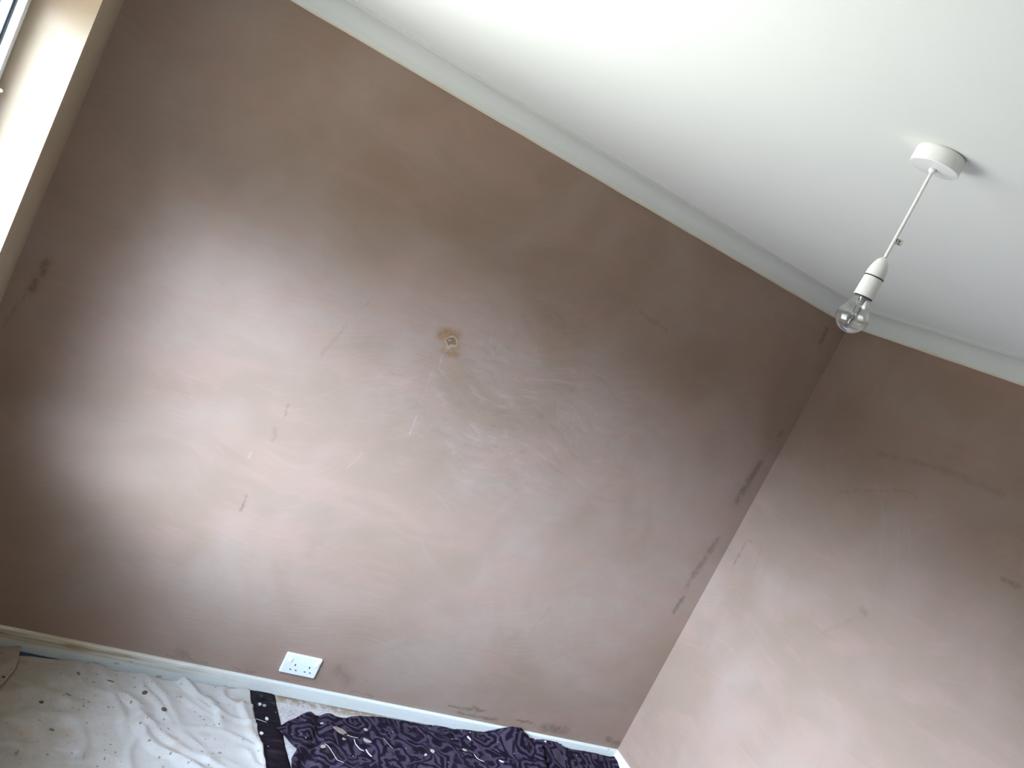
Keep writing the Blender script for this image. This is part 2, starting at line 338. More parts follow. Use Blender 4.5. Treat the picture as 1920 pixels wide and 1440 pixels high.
def rose_mat():
    m = NT('purple_rose_fabric'); P = m.obj(); x, y, z = m.xyz(P); P2 = m.cmb(x, y, 0.0)
    nd = m.vm('SCALE', m.vm('SUBTRACT', m.noise(P2, 9, 2, color=True), (0.5, 0.5, 0.5)), scale=0.035)
    nd2 = m.vm('SCALE', m.vm('SUBTRACT', m.noise(P2, 45, 2, color=True), (0.5, 0.5, 0.5)), scale=0.016)
    Pd = m.vm('ADD', m.vm('ADD', P2, nd), nd2)
    v = m.n('ShaderNodeTexVoronoi'); m.l(Pd, v.inputs['Vector']); v.inputs['Scale'].default_value = 7.5; v.inputs['Randomness'].default_value = 0.75
    pos = m.vm('SUBTRACT', Pd, v.outputs['Position'])
    px, py, _ = m.xyz(pos)
    ang = m.math('ARCTAN2', py, px)
    # spiral of petals: radius plus angle, wobbling five times round
    rad = m.math('ADD', m.math('MULTIPLY', v.outputs['Distance'], 30.0), m.math('MULTIPLY', m.math('SINE', m.math('MULTIPLY', ang, 5.0)), 0.9))
    rad = m.math('ADD', rad, ang)
    w = m.math('SINE', rad)
    out_ = m.mr(v.outputs['Distance'], 0.50, 0.62)
    # leaf swirls between the roses
    w2 = m.math('SINE', m.math('MULTIPLY', m.noise(P2, 10, 1, 0.3, 0.8), 38.0))
    k = m.math('ADD', m.math('MULTIPLY', w, m.math('SUBTRACT', 1.0, out_)), m.math('MULTIPLY', w2, out_))
    k = m.math('ADD', k, m.math('MULTIPLY', m.math('SUBTRACT', m.noise(P2, 120, 3), 0.5), 0.9))
    col = m.ramp(m.mr(k, -0.9, 0.9, 0, 1, False), ((0.0, (0.006, 0.0034, 0.0085, 1)), (0.45, (0.010, 0.0058, 0.014, 1)), (0.62, (0.028, 0.0175, 0.036, 1)), (0.85, (0.054, 0.034, 0.064, 1)), (1.0, (0.050, 0.037, 0.050, 1))))
    col = m.mix(m.mr(m.noise(P2, 14, 3), 0.5, 0.68, 0, 0.5), col, (0.018, 0.013, 0.018, 1))
    dust = m.math('MULTIPLY', m.mr(m.noise(P2, 20, 6, 0.8), 0.58, 0.72), m.mr(m.noise(P2, 200, 2), 0.5, 0.65))
    col = m.mix(m.math('MULTIPLY', dust, 0.6), col, (0.24, 0.21, 0.27, 1))
    col = specks(m, P2, col, 85, 0.90, 0.22, (0.45, 0.42, 0.42, 1))
    col = specks(m, m.mapping(P2, (1, 1, 1), (0, 0, 1), (3, 1, 0)), col, 40, 0.93, 0.16, (0.62, 0.60, 0.58, 1))
    m.bump(k, 0.25, 0.002)
    return m.base(col, 0.8, 0.12)
M_rose = rose_mat()

# ------------------------------------------------------------------ mesh helpers
def obj(name, bm, mat, parent=None, smooth=False, loc=None):
    me = bpy.data.meshes.new(name); bmesh.ops.recalc_face_normals(bm, faces=bm.faces); bm.to_mesh(me); bm.free()
    if smooth:
        for p in me.polygons: p.use_smooth = True
    me.materials.append(mat)
    o = bpy.data.objects.new(name, me); C.objects.link(o)
    if loc: o.location = loc
    if parent: o.parent = parent
    return o
def box(bm, x0, x1, y0, y1, z0, z1):
    vs = [bm.verts.new((x, y, z)) for x in (x0, x1) for y in (y0, y1) for z in (z0, z1)]
    for f in ((0, 1, 3, 2), (4, 6, 7, 5), (0, 4, 5, 1), (2, 3, 7, 6), (0, 2, 6, 4), (1, 5, 7, 3)): bm.faces.new([vs[i] for i in f])
def lathe(bm, prof, seg=48, cx=0, cy=0, cap=True):
    rings = []
    for r, z in prof:
        rings.append([bm.verts.new((cx+r*math.cos(2*math.pi*k/seg), cy+r*math.sin(2*math.pi*k/seg), z)) for k in range(seg)])
    for a, b in zip(rings, rings[1:]):
        for k in range(seg): bm.faces.new((a[k], a[(k+1) % seg], b[(k+1) % seg], b[k]))
    if cap: bm.faces.new(rings[0]); bm.faces.new(rings[-1])
def tube(bm, pts, r, seg=12):
    pts = [Vector(p) for p in pts]; rings = []
    for i, p in enumerate(pts):
        t = (pts[min(i+1, len(pts)-1)]-pts[max(i-1, 0)]).normalized()
        a = t.cross(Vector((0.3, 0.8, 0.1))).normalized(); b = t.cross(a)
        rings.append([bm.verts.new(p+r*(math.cos(2*math.pi*k/seg)*a+math.sin(2*math.pi*k/seg)*b)) for k in range(seg)])
    for a, b in zip(rings, rings[1:]):
        for k in range(seg): bm.faces.new((a[k], a[(k+1) % seg], b[(k+1) % seg], b[k]))
    bm.faces.new(rings[0]); bm.faces.new(rings[-1])
def struct(o): o['kind'] = 'structure'; return o
def empty(name, loc):
    o = bpy.data.objects.new(name, None); o.empty_display_size = 0.05; C.objects.link(o); o.location = loc; return o
def tag(o, label, cat, group=None):
    o['label'] = label; o['category'] = cat
    if group: o['group'] = group
    return o
def bevel(o, w, seg=2, ang=0.6):
    b = o.modifiers.new('bevel', 'BEVEL'); b.width = w; b.segments = seg; b.limit_method = 'ANGLE'; b.angle_limit = ang

# ------------------------------------------------------------------ shell
T = 0.12
bm = bmesh.new(); box(bm, -WT, W+T, 0, T, -0.1, H+T); struct(obj('wall_back', bm, M_wall_b))
bm = bmesh.new(); box(bm, W, W+T, YF, 0, -0.1, H+T); struct(obj('wall_right', bm, M_wall_r))
bm = bmesh.new(); box(bm, -WT, W+T, YF-T, YF, -0.1, H+T); struct(obj('wall_front', bm, M_wall_f))
bm = bmesh.new()
# inside-left wall: ring of wall around the window opening, arris left slightly uneven
ys = (0, WY0, WY1, YF); zs = (-0.1, WZ0, WZ1, H+T)
for i in range(3):
    for j in range(3):
        if i == 1 and j == 1: continue
        box(bm, -WT, 0, ys[i+1], ys[i], zs[j], zs[j+1])
bmesh.ops.remove_doubles(bm, verts=bm.verts, dist=1e-5)
cnt = {}
for f in list(bm.faces):
    k = tuple(sorted(v.index for v in f.verts)); cnt.setdefault(k, []).append(f)
bm.verts.index_update(); cnt = {}
for f in list(bm.faces): cnt.setdefault(tuple(sorted(v.index for v in f.verts)), []).append(f)
for k, fs in cnt.items():
    if len(fs) > 1: bmesh.ops.delete(bm, geom=fs, context='FACES')
struct(obj('wall_left', bm, M_wall_l))
bm = bmesh.new(); box(bm, -WT, W+T, YF-T, T, H, H+T+0.01); struct(obj('ceiling', bm, M_ceil))
M_floor = simple('dark_floorboards', (0.10, 0.07, 0.05, 1), 0.6)
bm = bmesh.new(); box(bm, -WT, W+T, YF-T, T, -0.15, 0.0); struct(obj('floor', bm, M_floor))

# coving: concave cove with a thin lip at wall and ceiling, mitred at the corners
prof = [(0.0, H-CDR), (0.006, H-CDR), (0.007, H-CDR+0.006)]
for k in range(0, 13):
    t = k/12*math.pi/2
    prof.append((CP-0.006-(CP-0.016)*math.cos(t), H-0.012-(CDR-0.024)*(1-math.sin(t))))
prof += [(CP-0.006, H-0.007), (CP, H-0.006), (CP, H), (0.0, H)]
def run(name, prof, a, b, nrm, mat, wob=0.0):
    """profile of (offset from wall, z) swept from a to b along a wall with inward normal nrm, mitred 45 degrees at both ends"""
    bm = bmesh.new(); a = Vector(a); b = Vector(b); d = (b-a).normalized(); n = Vector(nrm); L = (b-a).length
    N = max(2, int(L/0.04)); rings = []
    for i in range(N+1):
        ring = []
        for (o, z) in prof:
            s = o + (L-2*o)*i/N
            q = a+d*s+n*o
            dz = wob*noise.noise(Vector((s*9, o*50, 0)))
            ring.append(bm.verts.new((q.x, q.y, z+(dz if 0 < o < 0.02 or z < H-0.03 else 0))))
        rings.append(ring)
    m_ = len(prof)
    for r1, r2 in zip(rings, rings[1:]):
        for k in range(m_): bm.faces.new((r1[k], r1[(k+1) % m_], r2[(k+1) % m_], r2[k]))
    bm.faces.new(rings[0]); bm.faces.new(rings[-1])
    o = obj(name, bm, mat, None, True)
    o.modifiers.new('split', 'EDGE_SPLIT').split_angle = math.radians(35)
    return struct(o)
run('trim_1', prof, (0, 0, 0), (W, 0, 0), (0, -1, 0), M_cove, 0.0016)
run('trim_2', prof, (W, 0, 0), (W, YF, 0), (-1, 0, 0), M_cove, 0.0012)
run('trim_3', prof, (W, YF, 0), (0, YF, 0), (0, 1, 0), M_cove)
run('trim_4', prof, (0, YF, 0), (0, 0, 0), (1, 0, 0), M_cove)
sprof = [(0.0, 0.0), (0.014, 0.0), (0.014, SK-0.012), (0.0125, SK-0.005), (0.008, SK-0.001), (0.0, SK)]
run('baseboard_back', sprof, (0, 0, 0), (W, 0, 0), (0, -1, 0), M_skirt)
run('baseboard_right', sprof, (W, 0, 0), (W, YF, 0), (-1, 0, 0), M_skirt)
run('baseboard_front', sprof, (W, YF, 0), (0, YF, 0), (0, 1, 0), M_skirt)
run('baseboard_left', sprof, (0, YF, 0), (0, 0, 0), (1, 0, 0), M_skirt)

# ------------------------------------------------------------------ window
win = struct(empty('window_1', (FX, (WY0+WY1)/2, WZ0)))
def wchild(name, bm, mat, parent=None):
    p = parent or win
    o = obj(name, bm, mat, p)
    off = Vector((FX, (WY0+WY1)/2, WZ0))
    o.data.transform(Matrix.Translation(-off)) if parent is None else o.data.transform(Matrix.Translation(-off))
    return o
def ringframe(bm, x0, x1, o0, o1, y0=WY0, y1=WY1, z0=WZ0, z1=WZ1):
    """rectangular ring between insets o0 and o1 of the opening"""
    box(bm, x0, x1, y0-o1, y0-o0, z0+o0, z1-o0)
    box(bm, x0, x1, y1+o0, y1+o1, z0+o0, z1-o0)
    box(bm, x0, x1, y1+o1, y0-o1, z1-o1, z1-o0)
    box(bm, x0, x1, y1+o1, y0-o1, z0+o0, z0+o1)
bm = bmesh.new(); ringframe(bm, FX-0.0155, FX, 0.0, 0.05); ringframe(bm, FX-0.065, FX-0.0225, 0.0, 0.046)
fr = wchild('window_frame', bm, M_upvc); bevel(fr, 0.0012)
bm = bmesh.new(); ringframe(bm, FX-0.023, FX-0.0155, 0.0, 0.047); wchild('gasket', bm, M_gasket)
ym = (WY0+WY1)/2-0.1
bm = bmesh.new(); ringframe(bm, FX-0.042, FX-0.0235, 0.046, 0.056); pass
sh = wchild('sash', bm, M_upvc); bevel(sh, 0.0012)
bm = bmesh.new(); ringframe(bm, FX-0.051, FX-0.042, 0.046, 0.054); wchild('gasket', bm, M_gasket)
bm = bmesh.new(); box(bm, FX-0.062, FX-0.0515, WY1+0.04, WY0-0.04, WZ0+0.04, WZ1-0.04); wchild('pane', bm, M_pane)
# small white catch on the frame jamb
bm = bmesh.new(); lathe(bm, [(0.0045, 0), (0.0045, 0.010), (0.0038, 0.0135), (0.0018, 0.0155), (0.0004, 0.016)], 20)
bmesh.ops.rotate(bm, verts=bm.verts, matrix=Matrix.Rotation(math.pi/2, 3, 'Y'))
bmesh.ops.translate(bm, verts=bm.verts, vec=(FX-0.0005, WY0-0.022, 1.742)); hd = wchild('catch', bm, M_plastic)
for p in hd.data.polygons: p.use_smooth = True
# inner sill board
bm = bmesh.new(); box(bm, FX, 0.025, WY1-0.03, WY0+0.03, WZ0-0.022, WZ0+0.002)
sl = struct(obj('trim_5', bm, M_wood)); bevel(sl, 0.006, 3)

# ------------------------------------------------------------------ pendant light
PX, PY = 1.3250, -1.7393
pend = tag(empty('pendant_light', (PX, PY, H)), 'white ceiling pendant on a short flex holding a bare clear bulb', 'light')
R_ = 0.0425
bm = bmesh.new(); lathe(bm, [(R_-0.003, 0), (R_-0.001, -0.002), (R_, -0.006), (R_, -0.0288), (R_-0.001, -0.0298), (R_-0.002, -0.030), (0.008, -0.0303)], 64)
rose = obj('ceiling_rose', bm, M_plastic, pend, True)
rose.modifiers.new('split', 'EDGE_SPLIT').split_angle = math.radians(40)
bm = bmesh.new(); lathe(bm, [(0.0065, -0.0300), (0.0065, -0.034), (0.0045, -0.0375), (0.0032, -0.038)], 24); obj('cord_grip', bm, M_plastic, rose, True)
ZH = 2.197-H                                   # top of the lamp holder, below the ceiling
bm = bmesh.new()
tube(bm, [(0.0015*math.sin(t*math.pi), 0.001*math.sin(t*math.pi), -0.036+(ZH+0.036)*t) for t in [k/16 for k in range(17)]], 0.0030, 14)
obj('flex', bm, M_plastic, pend, True)
# little folded warning tag on the flex, facing the camera
def tag_mat():
    m = NT('tag_paper'); P = m.obj(); n = m.noise(P, 340, 2, 0.5)
    return m.base(m.mix(m.mr(n, 0.55, 0.60), (0.62, 0.64, 0.60, 1), (0.07, 0.08, 0.06, 1)), 0.6)
bm = bmesh.new(); tz = 2.232-H
sx_, sy_ = rr.x, rr.y; nn = math.hypot(sx_, sy_); sx_, sy_ = sx_/nn, sy_/nn
def quad_slab(bm, c, u, v, n, w, h, t):
    vs = []
    for k in (-t/2, t/2):
        for a, b in ((0, -h/2), (w, -h/2), (w, h/2), (0, h/2)): vs.append(bm.verts.new(c+u*a+v*b+n*k))
    for f in ((0, 3, 2, 1), (4, 5, 6, 7), (0, 1, 5, 4), (1, 2, 6, 5), (2, 3, 7, 6), (3, 0, 4, 7)): bm.faces.new([vs[i] for i in f])
U_ = Vector((sx_, sy_, 0.08)).normalized(); N_ = U_.cross(Vector((0, 0, 1))).normalized(); V_ = N_.cross(U_)
quad_slab(bm, Vector((0.002*sx_, 0.002*sy_, tz)), U_, V_, N_, 0.0135, 0.011, 0.0005)
ft = obj('flex_tag', bm, simple('tag_paper', (0.80, 0.82, 0.76, 1), 0.5), pend)
bm = bmesh.new()
for a, b, w, h in ((0.001, 0.003, 0.002, 0.003), (0.001, 0.0, 0.002, 0.002), (0.0055, 0.002, 0.003, 0.003), (0.006, -0.0008, 0.002, 0.002), (0.0045, -0.0035, 0.0055, 0.0014)):
    quad_slab(bm, Vector((0.002*sx_, 0.002*sy_, tz))+U_*a+V_*b, U_, V_, N_, w, h, 0.0009)
obj('print', bm, simple('tag_ink', (0.06, 0.07, 0.055, 1), 0.6), ft)
# lamp holder: domed cap, black seam, straight skirt
z1, z2 = 2.160-H, 2.122-H
bm = bmesh.new()
cap = [(0.0045, ZH+0.001)]
for k in range(1, 9):
    t = k/8; cap.append((0.0050+0.0122*math.sin(t*math.pi/2)**0.62, ZH-(ZH-z1-0.0009)*t))
cap.append((0.0145, z1+0.0008)); lathe(bm, cap, 40)
lh = obj('lamp_holder', bm, M_plastic, pend, True); lh.modifiers.new('split', 'EDGE_SPLIT').split_angle = math.radians(50)
bm = bmesh.new(); lathe(bm, [(0.0172, z1+0.0008), (0.0176, z1), (0.0172, z1-0.0010)], 40); obj('seam_ring', bm, M_gasket, lh, True)
bm = bmesh.new(); lathe(bm, [(0.0165, z1-0.0009), (0.0170, z1-0.002), (0.0182, z2+0.001), (0.0182, z2), (0.0165, z2), (0.0160, z2+0.004), (0.012, z2+0.006)], 40)
s_ = obj('skirt', bm, M_plastic, lh, True); s_.modifiers.new('split', 'EDGE_SPLIT').split_angle = math.radians(50)
bm = bmesh.new(); lathe(bm, [(0.0150, z2+0.003), (0.0158, z2+0.0003), (0.0158, z2-0.0014), (0.0148, z2-0.0016)], 40); obj('bayonet_collar', bm, M_gasket, lh, True)
# bulb
zb = 2.0535-H; rb = 0.0285
bp = []
zc = zb+rb
for k in range(0, 15):
    a = -math.pi/2+0.02+(k/14)*(math.pi*0.5+0.42); bp.append((rb*math.cos(a), zc+rb*math.sin(a)))
r_e, z_e = bp[-1]; zt = z2+0.001
for k in range(1, 11):
    t = k/10; s2 = t*t*(3-2*t); bp.append((r_e+(0.0150-r_e)*(1-(1-t)**1.9), z_e+(zt-z_e)*t))
bm = bmesh.new(); lathe(bm, bp, 64)
bulb = obj('bulb', bm, M_bulb, pend, True)
bm = bmesh.new()
zq = zc-0.004
lathe(bm, [(0.0006, zq-0.013), (0.003, zq-0.011), (0.0048, zq-0.006), (0.0052, zq+0.008), (0.004, zq+0.014), (0.0015, zq+0.016)], 20); obj('halogen_capsule', bm, glass('capsule_glass', (0.80, 0.80, 0.80, 1), 0.05, 1.6, 3.0), bulb, True)
bm = bmesh.new()
lathe(bm, [(0.001, zc-0.008), (0.0017, zc-0.007), (0.0017, zc+0.001), (0.001, zc+0.002)], 10)
obj('filament', bm, M_metal, bulb, True)
bm = bmesh.new()
for s in (-1, 1):
    tube(bm, [(s*0.0075, 0, zt-0.004), (s*0.0072, 0.001, zc+0.022), (s*0.0065, 0, zc+0.012), (s*0.003, 0, zc+0.009), (s*0.002, 0, zq+0.013)], 0.0010, 8)
obj('support_wires', bm, M_metal, bulb, True)
bm = bmesh.new()
lathe(bm, [(0.009, zt-0.0005), (0.0085, zt-0.004), (0.0055, zt-0.008), (0.0045, zt-0.012), (0.006, zt-0.0135), (0.003, zt-0.015)], 20); obj('glass_stem', bm, glass('stem_glass', (0.75, 0.75, 0.75, 1), 0.1, 1.6, 3.0), bulb, True)
bm = bmesh.new()
for s in (-1, 1):
    lathe(bm, [(0.0006, zc+0.0225), (0.0022, zc+0.021), (0.0022, zc+0.010), (0.0006, zc+0.0085)], 10, s*0.0068, 0)
obj('wire_sleeves', bm, simple('grey_metal', (0.16, 0.16, 0.16, 1), 0.4), bulb, True)

# ------------------------------------------------------------------ double socket
SX, SZ, SW, SH, SD = 1.3143, 0.2065, 0.146, 0.086, 0.0105
sock = tag(empty('double_socket', (SX+SW/2, 0, SZ-SH/2)), 'white double switched power socket on the plaster wall above the skirting', 'socket')
bm = bmesh.new()
def plate(bm, w, h, y0, y1, ch):
    pts = [(-w/2+ch, -h/2), (w/2-ch, -h/2), (w/2, -h/2+ch), (w/2, h/2-ch), (w/2-ch, h/2), (-w/2+ch, h/2), (-w/2, h/2-ch), (-w/2, -h/2+ch)]
    r = [[bm.verts.new((x*s, y, z*s)) for x, z in pts] for y, s in ((y0, 1.0), (y1+0.003, 1.0))]
    r.append([bm.verts.new((x-0.0035*(1 if x > 0 else -1), y1, z-0.0035*(1 if z > 0 else -1))) for x, z in pts])
    for a, b in zip(r, r[1:]):
        for k in range(8): bm.faces.new((a[k], a[(k+1) % 8], b[(k+1) % 8], b[k]))
    bm.faces.new(r[0]); bm.faces.new(r[-1])
plate(bm, SW, SH, 0.0, -SD, 0.003)
fp = obj('faceplate', bm, M_socket, sock); bevel(fp, 0.0006, 2, 0.3)
def sp_(u, v): return (-SW/2+u*SW, SH/2-v*SH)
for (u, v) in ((0.15, 0.28), (0.89, 0.28)):
    cx, cz = sp_(u, v); bm = bmesh.new(); box(bm, cx-0.0075, cx+0.0075, -SD-0.0035, -SD+0.001, cz-0.0085, cz+0.0085)
    o = obj('rocker_switch', bm, M_plastic, sock); bevel(o, 0.003, 3)
for (u, v, w, h) in ((0.3365, 0.505, 0.0045, 0.0085), (0.26, 0.755, 0.0065, 0.0045), (0.41, 0.755, 0.0065, 0.0045), (0.737, 0.495, 0.0045, 0.0085), (0.66, 0.745, 0.0065, 0.0045), (0.81, 0.745, 0.0065, 0.0045)):
    cx, cz = sp_(u, v); bm = bmesh.new(); box(bm, cx-w/2, cx+w/2, -SD-0.0002, -SD+0.001, cz-h/2, cz+h/2); obj('pin_hole', bm, M_black, sock)

# ------------------------------------------------------------------ floor coverings
def sm(t): t = max(0.0, min(1.0, t)); return t*t*(3-2*t)
def carpet_z(x, y):
    lip = sm((y+0.07)/0.05)*sm((x-1.10)/0.12)
    return 0.016+0.010*lip*sm((2.6-x)/0.4)
def segd(x, y, pts):
    best = 9; sd = 0
    for (ax, ay), (bx, by) in zip(pts, pts[1:]):
        dx, dy = bx-ax, by-ay; t = max(0, min(1, ((x-ax)*dx+(y-ay)*dy)/(dx*dx+dy*dy)))
        d = math.hypot(x-ax-t*dx, y-ay-t*dy)
        if d < best: best = d; sd = dx*(y-ay)-dy*(x-ax)
    return best, (1 if sd > 0 else -1)
def cloth(name, poly, zf, mat, step=0.012, thick=0.0016, parent=None, fine=None):
    bm = bmesh.new(); f = bm.faces.new([bm.verts.new((x, y, 0)) for x, y in poly])
    bmesh.ops.triangulate(bm, faces=[f])
    xs = [p[0] for p in poly]; ys_ = [p[1] for p in poly]
    def cuts(lo, hi, no, dense):
        v = lo
        while v < hi:
            co = (v, 0, 0) if no[0] else (0, v, 0)
            bmesh.ops.bisect_plane(bm, geom=list(bm.verts)+list(bm.edges)+list(bm.faces), plane_co=co, plane_no=no, dist=1e-6)
            v += step if dense(v) else step*5
    cuts(min(xs)+step*0.37, max(xs), (1, 0, 0), lambda v: True)
    cuts(min(ys_)+step*0.41, max(ys_), (0, 1, 0), lambda v: v > -0.75)
    for v in bm.verts: v.co.z = zf(v.co.x, v.co.y)
    o = obj(name, bm, mat, parent, True)
    for p in o.data.polygons:
        if p.normal.z < 0: o.data.flip_normals(); break
    s = o.modifiers.new('thickness', 'SOLIDIFY'); s.thickness = thick; s.offset = -1
    return o
def nz(x, y, s, seed=0.0): return noise.noise(Vector((x*s, y*s, seed)))

# pale carpet, cut back at the left end
cpoly = [(0.02, -3.7), (W-0.016, -3.7), (W-0.016, -0.016), (1.16, -0.016), (1.12, -0.050), (0.70, -0.062), (0.02, -0.10)]
o = cloth('fitted_carpet', cpoly, carpet_z, M_carpet, 0.02, 0.0155)
tag(o, 'pale ribbed carpet showing between the white sheet and the purple curtain', 'carpet')
# blue plastic in the gap at the left end of the skirting
bpoly = [(0.02, -0.098), (0.02, -0.016), (0.72, -0.016), (0.80, -0.045), (0.70, -0.058)]
o = cloth('blue_sheet', bpoly, lambda x, y: 0.0035+0.003*nz(x, y, 14, 3)*sm((y+0.1)/0.03), M_blue, 0.01, 0.0010)
tag(o, 'dark blue plastic sheet showing under the white sheet beside the skirting', 'plastic sheet')

folds = [  # polyline, height, width
 ([(0.854,-0.07),(0.89,-0.122),(0.919,-0.16),(0.947,-0.251)], 0.006, 0.016),
 ([(0.977,-0.04),(0.997,-0.085),(1.032,-0.118),(1.071,-0.14),(1.099,-0.183),(1.102,-0.228)], 0.010, 0.018),
 ([(0.789,-0.216),(0.819,-0.242),(0.821,-0.336),(0.85,-0.393),(0.882,-0.43),(0.935,-0.457),(0.971,-0.487),(1.024,-0.522),(1.1,-0.58)], 0.014, 0.020),
 ([(0.846,-0.317),(0.881,-0.349),(0.935,-0.393),(0.989,-0.429),(1.048,-0.451),(1.107,-0.486),(1.2,-0.54)], 0.010, 0.018),
 ([(1.189,-0.125),(1.206,-0.192),(1.211,-0.272),(1.234,-0.319),(1.245,-0.40)], 0.009, 0.014),
 ([(0.992,-0.157),(1.059,-0.199)], 0.005, 0.020),
 ([(0.40,-0.50),(0.443,-0.481),(0.48,-0.54)], 0.006, 0.02),
 ([(0.691,-0.06),(0.73,-0.124),(0.743,-0.207),(0.772,-0.283),(0.776,-0.355)], 0.006, 0.020)]
tuck = [(0.38,-0.525),(0.452,-0.541),(0.481,-0.552),(0.594,-0.540),(0.651,-0.520),(0.703,-0.50),(0.766,-0.50),(0.807,-0.53),(0.86,-0.60)]
def sheet_z(x, y):
    z = 0.0225+0.006*nz(x, y, 5, 1)+0.004*nz(x, y, 11, 2)+0.0011*nz(x, y, 34, 2)
    ridge = 1-abs(nz(x*0.8+y*0.5, y*1.1-x*0.4, 6.5, 7)); z += 0.010*max(0.0, ridge-0.80)/0.2*0.9
    for pts, h, w in folds:
        d, s = segd(x, y, pts)
        if d < 0.12:
            if s > 0: z += 1.5*h*math.exp(-(d/(w*2.0))**2)
            else: z += 1.5*h*math.exp(-(d/(w*0.42))**2)
    d, s = segd(x, y, tuck)
    if d < 0.2 and s > 0: z += 0.022*math.exp(-d/0.08)*sm(1-(x-0.66)/0.2)
    elif d < 0.2: z += 0.022*math.exp(-(d/0.006)**2)*sm(1-(x-0.66)/0.2)
    z = max(z, carpet_z(x, y)+0.0056) if y < -0.05 else max(z, 0.0205)
    if x > 1.16: z = max(z, carpet_z(x, y)+0.0060)
    return z
spoly = [(0.03,-0.11),(0.30,-0.10),(0.438,-0.079),(0.48,-0.064),(0.563,-0.050),(0.62,-0.040),(0.68,-0.028),(0.705,-0.036),(0.726,-0.048),(0.77,-0.045),(0.808,-0.043),(0.879,-0.052),(0.93,-0.047),(0.973,-0.041),(0.985,-0.036),(1.018,-0.037),(1.098,-0.031),(1.18,-0.026),(1.235,-0.019),
         (1.239,-0.063),(1.245,-0.215),(1.250,-0.355),(1.253,-0.434),(1.257,-0.628),(1.28,-1.2),(1.30,-2.3),(0.03,-2.3)]
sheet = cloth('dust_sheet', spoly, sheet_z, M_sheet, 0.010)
tag(sheet, 'rumpled white cotton dust sheet spattered with dirt on the floor', 'dust sheet')
fpoly = [(0.03,-0.070),(0.25,-0.062),(0.375,-0.056),(0.428,-0.037),(0.436,-0.042),(0.4345,-0.11),(0.432,-0.177),(0.407,-0.263),(0.33,-0.36),(0.20,-0.50),(0.03,-0.62)]
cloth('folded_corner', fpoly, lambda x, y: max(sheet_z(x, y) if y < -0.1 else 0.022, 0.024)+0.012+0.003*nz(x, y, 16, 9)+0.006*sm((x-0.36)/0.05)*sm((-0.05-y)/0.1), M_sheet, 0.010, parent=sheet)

bandp = [(1.10,-0.40),(1.222,-0.020),(1.236,-0.0185),(1.29,-0.0185),(1.322,-0.019),(1.334,-0.022),(1.340,-0.05),(1.344,-0.158),(1.345,-0.304),(1.352,-0.412),(1.358,-0.562),(1.37,-1.2),(1.38,-1.9),(1.25,-1.9),(1.22,-1.2),(1.20,-0.6)]
bandp = [(1.215,-0.020),(1.236,-0.0185),(1.29,-0.0185),(1.322,-0.019),(1.334,-0.022),(1.340,-0.05),(1.344,-0.158),(1.345,-0.304),(1.352,-0.412),(1.358,-0.562),(1.37,-1.2),(1.38,-1.9),(1.25,-1.9),(1.22,-1.2),(1.215,-0.6)]
def band_z(x, y):
    return carpet_z(x, y)+0.0026+0.0003*nz(x, y, 30, 5) if x < 1.26 else carpet_z(x, y)+0.0034+0.0014*(0.5+0.5*nz(x, y, 25, 5))
o = cloth('black_fabric_band', bandp, band_z, M_band, 0.012, 0.0010)
tag(o, 'narrow black satin band speckled white between the two floor cloths', 'fabric')

rise = [(1.3, 0.0), (1.95, 0.0), (2.219, 0.006), (2.286, 0.006), (2.366, 0.040), (2.41, 0.050), (2.46, 0.040), (2.506, 0.018), (2.6, 0.032), (2.73, 0.018), (2.887, 0.018), (3.0, 0.015), (3.03, 0.03)]
def lerp(tab, x):
    for (a, p), (b, q) in zip(tab, tab[1:]):
        if a <= x <= b: return p+(q-p)*(x-a)/(b-a)
    return tab[0][1] if x < tab[0][0] else tab[-1][1]
pfA = [(2.455,-0.018),(2.52,-0.045),(2.560,-0.067),(2.562,-0.11),(2.544,-0.173),(2.50,-0.30),(2.40,-0.5)]
pfB = [(2.683,-0.018),(2.732,-0.047),(2.715,-0.10),(2.698,-0.158),(2.66,-0.25),(2.60,-0.4)]
pf0 = [(1.507,-0.060),(1.502,-0.14),(1.490,-0.206),(1.440,-0.322),(1.395,-0.413),(1.33,-0.55)]
def purple_z(x, y):
    z = 0.029+0.005*nz(x, y, 7, 4)+0.0035*nz(x, y, 18, 6)+0.0012*nz(x, y, 45, 8)
    z += lerp(rise, x)*sm((y+0.15)/0.12)
    d, s = segd(x, y, pfA)
    if d < 0.3: z += (0.030*math.exp(-d/0.12) if s < 0 else 0.0)
    d, s = segd(x, y, pfB)
    if d < 0.3: z += (0.012*math.exp(-d/0.05) if s < 0 else 0.0)
    d, s = segd(x, y, pf0)
    z -= 0.016*math.exp(-(d/0.016)**2)
    z += 0.010*math.exp(-((d-0.045)/0.025)**2)
    return max(z, carpet_z(x, y)+0.005+(0.004 if x < 1.38 else 0))
ppoly = [(1.322,-0.214),(1.35,-0.187),(1.378,-0.158),(1.406,-0.138),(1.44,-0.110),(1.474,-0.091),(1.512,-0.087),(1.57,-0.088),(1.628,-0.078),(1.65,-0.062),(1.704,-0.046),(1.76,-0.035),(1.818,-0.030),(1.90,-0.027),(1.98,-0.029),(2.10,-0.021),(2.219,-0.019),(2.286,-0.019),(2.366,-0.0185),(2.41,-0.0185),(2.455,-0.0185),(2.506,-0.0185),(2.6,-0.0185),(2.73,-0.0185),(2.887,-0.0185),(3.001,-0.0185),(3.016,-0.022),
         (3.016,-0.30),(3.0,-0.55),(2.9,-0.72),(2.2,-0.78),(1.55,-0.75),(1.40,-0.66),(1.375,-0.60),(1.372,-0.45),(1.345,-0.424),(1.350,-0.383),(1.366,-0.352),(1.383,-0.321),(1.358,-0.272)]
ppoly = [p for p in ppoly if p not in ((1.375,-0.60), (1.372,-0.45))]
